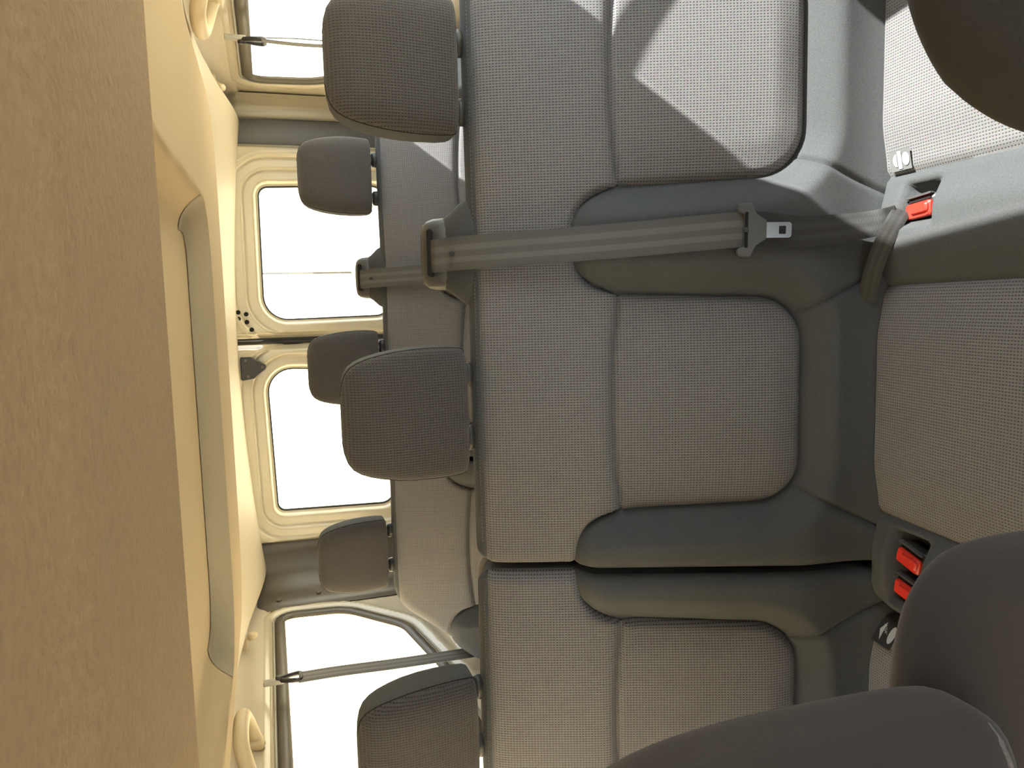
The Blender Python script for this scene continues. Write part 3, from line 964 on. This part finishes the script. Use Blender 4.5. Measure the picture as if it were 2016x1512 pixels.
# ================================================================== SEAT BELTS
def center_belt(label):
    root = thing('seat_belt', label, 'seat belt', (.22, 1.0, .47), 'centre seat belts on the benches')
    pts = [(.212, .052, -.014), (.212, .044, -.004), (.213, .030, .001), (.214, .012, .010), (.215, -.03, .024), (.217, -.08, .031), (.220, -.15, .036), (.225, -.25, .042), (.230, -.33, .045), (.233, -.40, .044), (.228, -.46, .041), (.231, -.52, .040)]
    W = [np.array(bp(*p)) for p in pts]
    W += [np.array((.237, .850, .500)), np.array((.243, .829, .488))]
    path = smooth_path(W, 6)
    m = len(path)
    widths = []; dirs = []
    for i in range(m):
        f = i / (m - 1)
        tw = max(0, (f - .72) / .28)
        widths.append(.048 * (1 - .35 * tw))
        a = tw * 1.05
        dirs.append((math.cos(a), math.sin(a) * .75, math.sin(a) * .65))
    k = int(m * 9.0 / 13.0)
    ribbon('webbing', path[:k + 1], widths[:k + 1], dirs[:k + 1], 'webbing', root)
    ribbon('lap_webbing', path[k:], widths[k:], dirs[k:], 'shaded_webbing', root)
    # short anchor strap from the buckle end back into the crease
    pa = smooth_path([(.250, .826, .486), (.236, .826, .496), (.208, .842, .500), (.170, .861, .499), (.132, .880, .490)], 6)
    ribbon('anchor_strap', pa, [.024] * len(pa), [np.cross(pa[min(i + 1, len(pa) - 1)] - pa[max(i - 1, 0)], (-.1, -.62, .78)) for i in range(len(pa))], 'shaded_webbing', root)
    # tongue: moulded cross piece, latch plate with a square eye
    ce = np.array([.2315, -.392]); nb = .050
    ca, sa = math.cos(.02), math.sin(.02)
    def L(a, b, n):      # a along the crosspiece, b down the belt
        return bp(ce[0] + a * ca - b * sa, ce[1] - b * ca - a * sa, nb + n)
    cr = rpoly([(-.035, -.012), (-.027, -.014), (-.023, -.004), (.023, -.004), (.027, -.014), (.035, -.012), (.037, .004), (.022, .012), (.0125, .026), (-.0125, .026), (-.022, .012), (-.037, .004)], .003, 3)
    tg = extrude_poly('tongue', [L(a, b, -.004) for a, b in cr], [L(a, b, .004) for a, b in cr], 'grey_plastic', root, bevel=.0015)
    # steel plate with eye: built as a frame of four bars
    o = rpoly([(-.0105, .022), (.0105, .022), (.0105, .060), (-.0105, .060)], .004, 4)
    i_ = rpoly([(-.0055, .043), (.0055, .043), (.0055, .0525), (-.0055, .0525)], .0012, 4)
    n = len(o); V = []; Fc = []
    for lp, nn in ((o, .0012), (i_, .0012), (o, -.0012), (i_, -.0012)):
        V += [L(a, b, nn) for a, b in lp]
    for k in range(n):
        k2 = (k + 1) % n
        Fc += [(k, k2, n + k2, n + k), (2 * n + k2, 2 * n + k, 3 * n + k, 3 * n + k2), (k2, k, 2 * n + k, 2 * n + k2), (n + k, n + k2, 3 * n + k2, 3 * n + k)]
    mk('latch_plate', V, Fc, 'steel', tg, True, None, None, 30)
    c0 = np.array(L(0, -.002, .004)); disc('rivet', c0, NV, .0035, .003, 'black_plastic', tg, 10)
    sl = rpoly([(-.024, -.0042), (.024, -.0042), (.024, .0005), (-.024, .0005)], .001, 2)
    extrude_poly('slot', [L(a, b, .0036) for a, b in sl], [L(a, b, .0046) for a, b in sl], 'slot_black', tg)
    c1 = np.array(bp(.2135, .018, .0125)); disc('stop_button', c1, NV, .004, .004, 'black_plastic', root, 12)
    return root
b2 = center_belt('grey belt webbing, lap part coloured as in shade, with steel tongue lying down the middle-row seatback')
b3 = copy_tree(b2); b3.location.y += .90
b3['label'] = 'grey belt webbing hanging down the back-row seatback, partly hidden'

def buckle(label, x, y, z, rot, tilt):
    root = thing('belt_buckle', label, 'buckle', (x, y, z), 'seat belt buckles in the middle row')
    ob = box('body', (x - .016, y - .026, z - .035), (x + .016, y + .026, z + .003), 'black_plastic', root, .004, .008)
    rb = box('release_button', (x - .0145, y - .0235, z + .001), (x + .006, y + .0225, z + .009), 'red_plastic', root, .0025, .004)
    pr = box('button_ridge', (x - .009, y - .022, z + .007), (x + .003, y + .010, z + .0125), 'red_plastic', rb, .0022, .003)
    box('slot', (x + .0075, y - .020, z + .0025), (x + .0125, y + .020, z + .0042), 'slot_black', root, .0004, .001)
    box('rim', (x + .0130, y - .0235, z + .001), (x + .0156, y + .0235, z + .0075), 'grey_plastic', root, .0008, .001)
    root.rotation_euler = (math.radians(tilt), 0, math.radians(rot))
    return root
buckle('orange-red belt buckle in sunlit well, at the end of the grey belt', .252, .802, .476, 4, -8)
buckle('red belt buckle, upper of the pair in the dark well beside the gap', -.221, .802, .474, -12, -8)
buckle('red belt buckle, lower of the pair in the dark well, cut by front seat', -.267, .806, .473, -8, -8)

def wall_belt(side, label, y, strands):
    x = side * .808
    root = thing('wall_seat_belt', label, 'seat belt', (side * .835, y, 1.36), 'wall mounted seat belts')
    box('mount_bracket', (x - .006, y - .010, 1.312), (x + .006, y + .010, 1.362), 'frame_trim', root, .002, .003)
    ring = rpoly([(-.034, 1.268), (.034, 1.268), (.026, 1.292), (.010, 1.318), (-.010, 1.318), (-.026, 1.292)], .008, 4)
    lp = [(x - side * .004, y + a * .62, b) for a, b in ring]
    tube('guide_ring', lp, .0062, 'black_plastic', root, 8, True)
    disc('bolt', (x - side * .004, y, 1.322), (-side, 0, 0), .010, .010, 'black_plastic', root, 14)
    for k, (dx, dy, dy2) in enumerate(strands):
        pa = smooth_path([(x + dx, y + dy, 1.274), (x + dx * 1.5, y + dy * .9 + dy2 * .3, 1.17), (x + dx * 1.5, y + dy + dy2 * .7, 1.0), (x + dx * 1.5, y + dy + dy2, .74)], 6)
        ribbon('webbing', pa, [.046] * len(pa), [(.15 if k == 0 else .3, 1, 0)] * len(pa), 'backlit_webbing', root)
    return root
wall_belt(-1, 'belt hanging from ring across the left rear side window', 1.965, [(.006, -.010, -.03)])
wall_belt(1, 'belt hanging from ring across the right rear side window', 2.065, [(-.010, -.025, -.03), (.012, .022, .02)])

# ================================================================== HANDLES AND HOOKS
def grab_handle(side, label, y):
    root = thing('grab_handle', label, 'handle', (side * .79, y, 1.43), 'roof grab handles')
    def p(dy, drop, xx): return (side * xx, y + dy, drop)
    path = smooth_path([p(-.080, 1.372, .838), p(-.083, 1.384, .805), p(-.078, 1.394, .770), p(-.058, 1.400, .748), p(.0, 1.402, .742), p(.058, 1.400, .748), p(.078, 1.394, .770), p(.083, 1.384, .805), p(.080, 1.372, .838)], 6)
    n = len(path)
    tube('grip', path, [.0165] * n, 'cream_plastic', root, 12)
    for dy in (-.080, .080):
        box('mount', (side * .828 - .012, y + dy - .020, 1.360), (side * .828 + .012, y + dy + .020, 1.396), 'cream_plastic', root, .005, .01)
    return root
grab_handle(-1, 'beige roof grab handle above the left side window', 1.645)
grab_handle(1, 'beige roof grab handle above the right side window', 1.80)
def coat_hook(side, label, y):
    root = thing('coat_hook', label, 'hook', (side * .775, y, 1.43), 'roof coat hooks')
    pts = [(side * .800, y + .016, 1.416), (side * .790, y + .012, 1.400), (side * .782, y, 1.388), (side * .776, y - .020, 1.388), (side * .772, y - .034, 1.398)]
    tube('hook_arm', smooth_path(pts, 5), [.011] * 20 + [.008], 'cream_plastic', root, 10)
    box('hook_base', (side * .795 - .018, y - .034, 1.402), (side * .795 + .018, y + .034, 1.424), 'cream_plastic', root, .005, .014)
    return root
coat_hook(-1, 'small beige coat hook on the left roof rail', 2.22)
coat_hook(1, 'small beige coat hook on the right roof rail', 2.42)

# ================================================================== FRONT SEATS
def slab(root, name, cx, cy, prof, hy, mat, lean, p=3.2):
    """upholstered back: prof = (z, half width); leans backwards with height"""
    z0 = prof[0][0]; z1 = prof[-1][0]
    P = smooth_path([(z, hw) for z, hw in prof], 5)
    sec = []
    for z, hw in P:
        f = (z - z0) / (z1 - z0)
        dep = hy * (1 - .15 * f) * min(1, math.sqrt(max(0.02, (z1 - z) / .05)) if z > z1 - .05 else 1)
        sec.append((cx, cy - lean * (z1 - z), z, max(hw, .01), max(dep, .01)))
    return loft(name, sec, mat, root, 48, p)
def front_seat(name, label, backs, cush, heads, base):
    root = thing(name, label, 'seat', base, 'front row seats')
    for (cx, cy, prof) in backs:
        slab(root, 'backrest', cx, cy, prof, .060, 'dark_cloth' if name == 'driver_seat' else 'front_cloth', .25)
    m = 'dark_cloth' if name == 'driver_seat' else 'front_cloth'
    for (x0, x1) in cush:
        box('cushion', (x0, -.22, .30), (x1, .30, .46), m, root, .04, .06)
        box('plinth', (x0 + .03, -.15, .0), (x1 - .03, .26, .31), 'black_plastic', root, .01, .03)
    for (cx, cy, z0, z1, hx) in heads:
        Z = [(0, .80, .55), (.03, .90, .80), (.10, .97, .95), (.3, 1, 1), (.6, 1, 1), (.8, .95, .9), (.92, .85, .7), (.98, .68, .45), (1, .45, .2)]
        sec = [(cx, cy, z0 + a[0] * (z1 - z0), hx * a[1], .05 * a[2]) for a in smooth_path(Z, 4)]
        h = loft('headrest', sec, m, root, 40, 3.4)
        q_ = [(cx + hx * .93 * math.cos(a) * (abs(math.cos(a)) ** 3.4 + abs(math.sin(a)) ** 3.4) ** (-1 / 3.4), cy + .047 * math.sin(a) * (abs(math.cos(a)) ** 3.4 + abs(math.sin(a)) ** 3.4) ** (-1 / 3.4), z0 + .020) for a in np.linspace(0, 2 * PI, 41)[:-1]]
        tube('piping', q_, .0022, 'piping_thread', h, 6, True)
        for dx in (-.06, .06):
            tube('post', [(cx + dx, cy + .005, z0 + .03), (cx + dx, cy + .02, z0 - .10)], .006, 'steel', h, 8)
    return root
front_seat('driver_seat', 'very dark front seat whose rounded shoulder fills the top right corner', [(.497, .40, [(.36, .235), (.50, .25), (.65, .262), (.76, .262), (.81, .255), (.85, .234), (.88, .203), (.897, .172), (.906, .12)])],
           [(.235, .735)], [(.50, .40, .95, 1.17, .115)], (.485, .05, 0))
front_seat('front_passenger_bench', 'dark brown-grey front passenger bench with headrest in the bottom right corner', [(-.242, .40, [(.36, .20), (.55, .212), (.74, .217), (.78, .216), (.838, .208), (.874, .183), (.890, .146), (.898, .09)]),
           (-.62, .40, [(.36, .16), (.55, .165), (.79, .165), (.85, .155), (.886, .13), (.91, .07)])],
           [(-.78, -.03)], [(-.220, .352, .880, 1.17, .110), (-.62, .38, .95, 1.17, .11)], (-.40, .05, 0))

# ================================================================== OUTSIDE
tag(tube('utility_pole', [(.90, 17.0, -.5), (.90, 17.0, 3), (.90, 17.0, 7.5)], .022, 'pole_paint', None, 8, loc=(.90, 17.0, -.5)),
    'thin pole seen through the right rear door window', 'pole')

bw = box('warm_bounce_wall', (-5.0, -14, -.5), (-4.6, 16, 6.5), 'bounce_ochre', None, .02, .03, loc=(-4.8, 1.0, -.5))  # added wall: bounces warm light in from the left, covers cool sky
tag(bw, 'ochre wall added outside the left side windows to bounce warm light', 'wall')
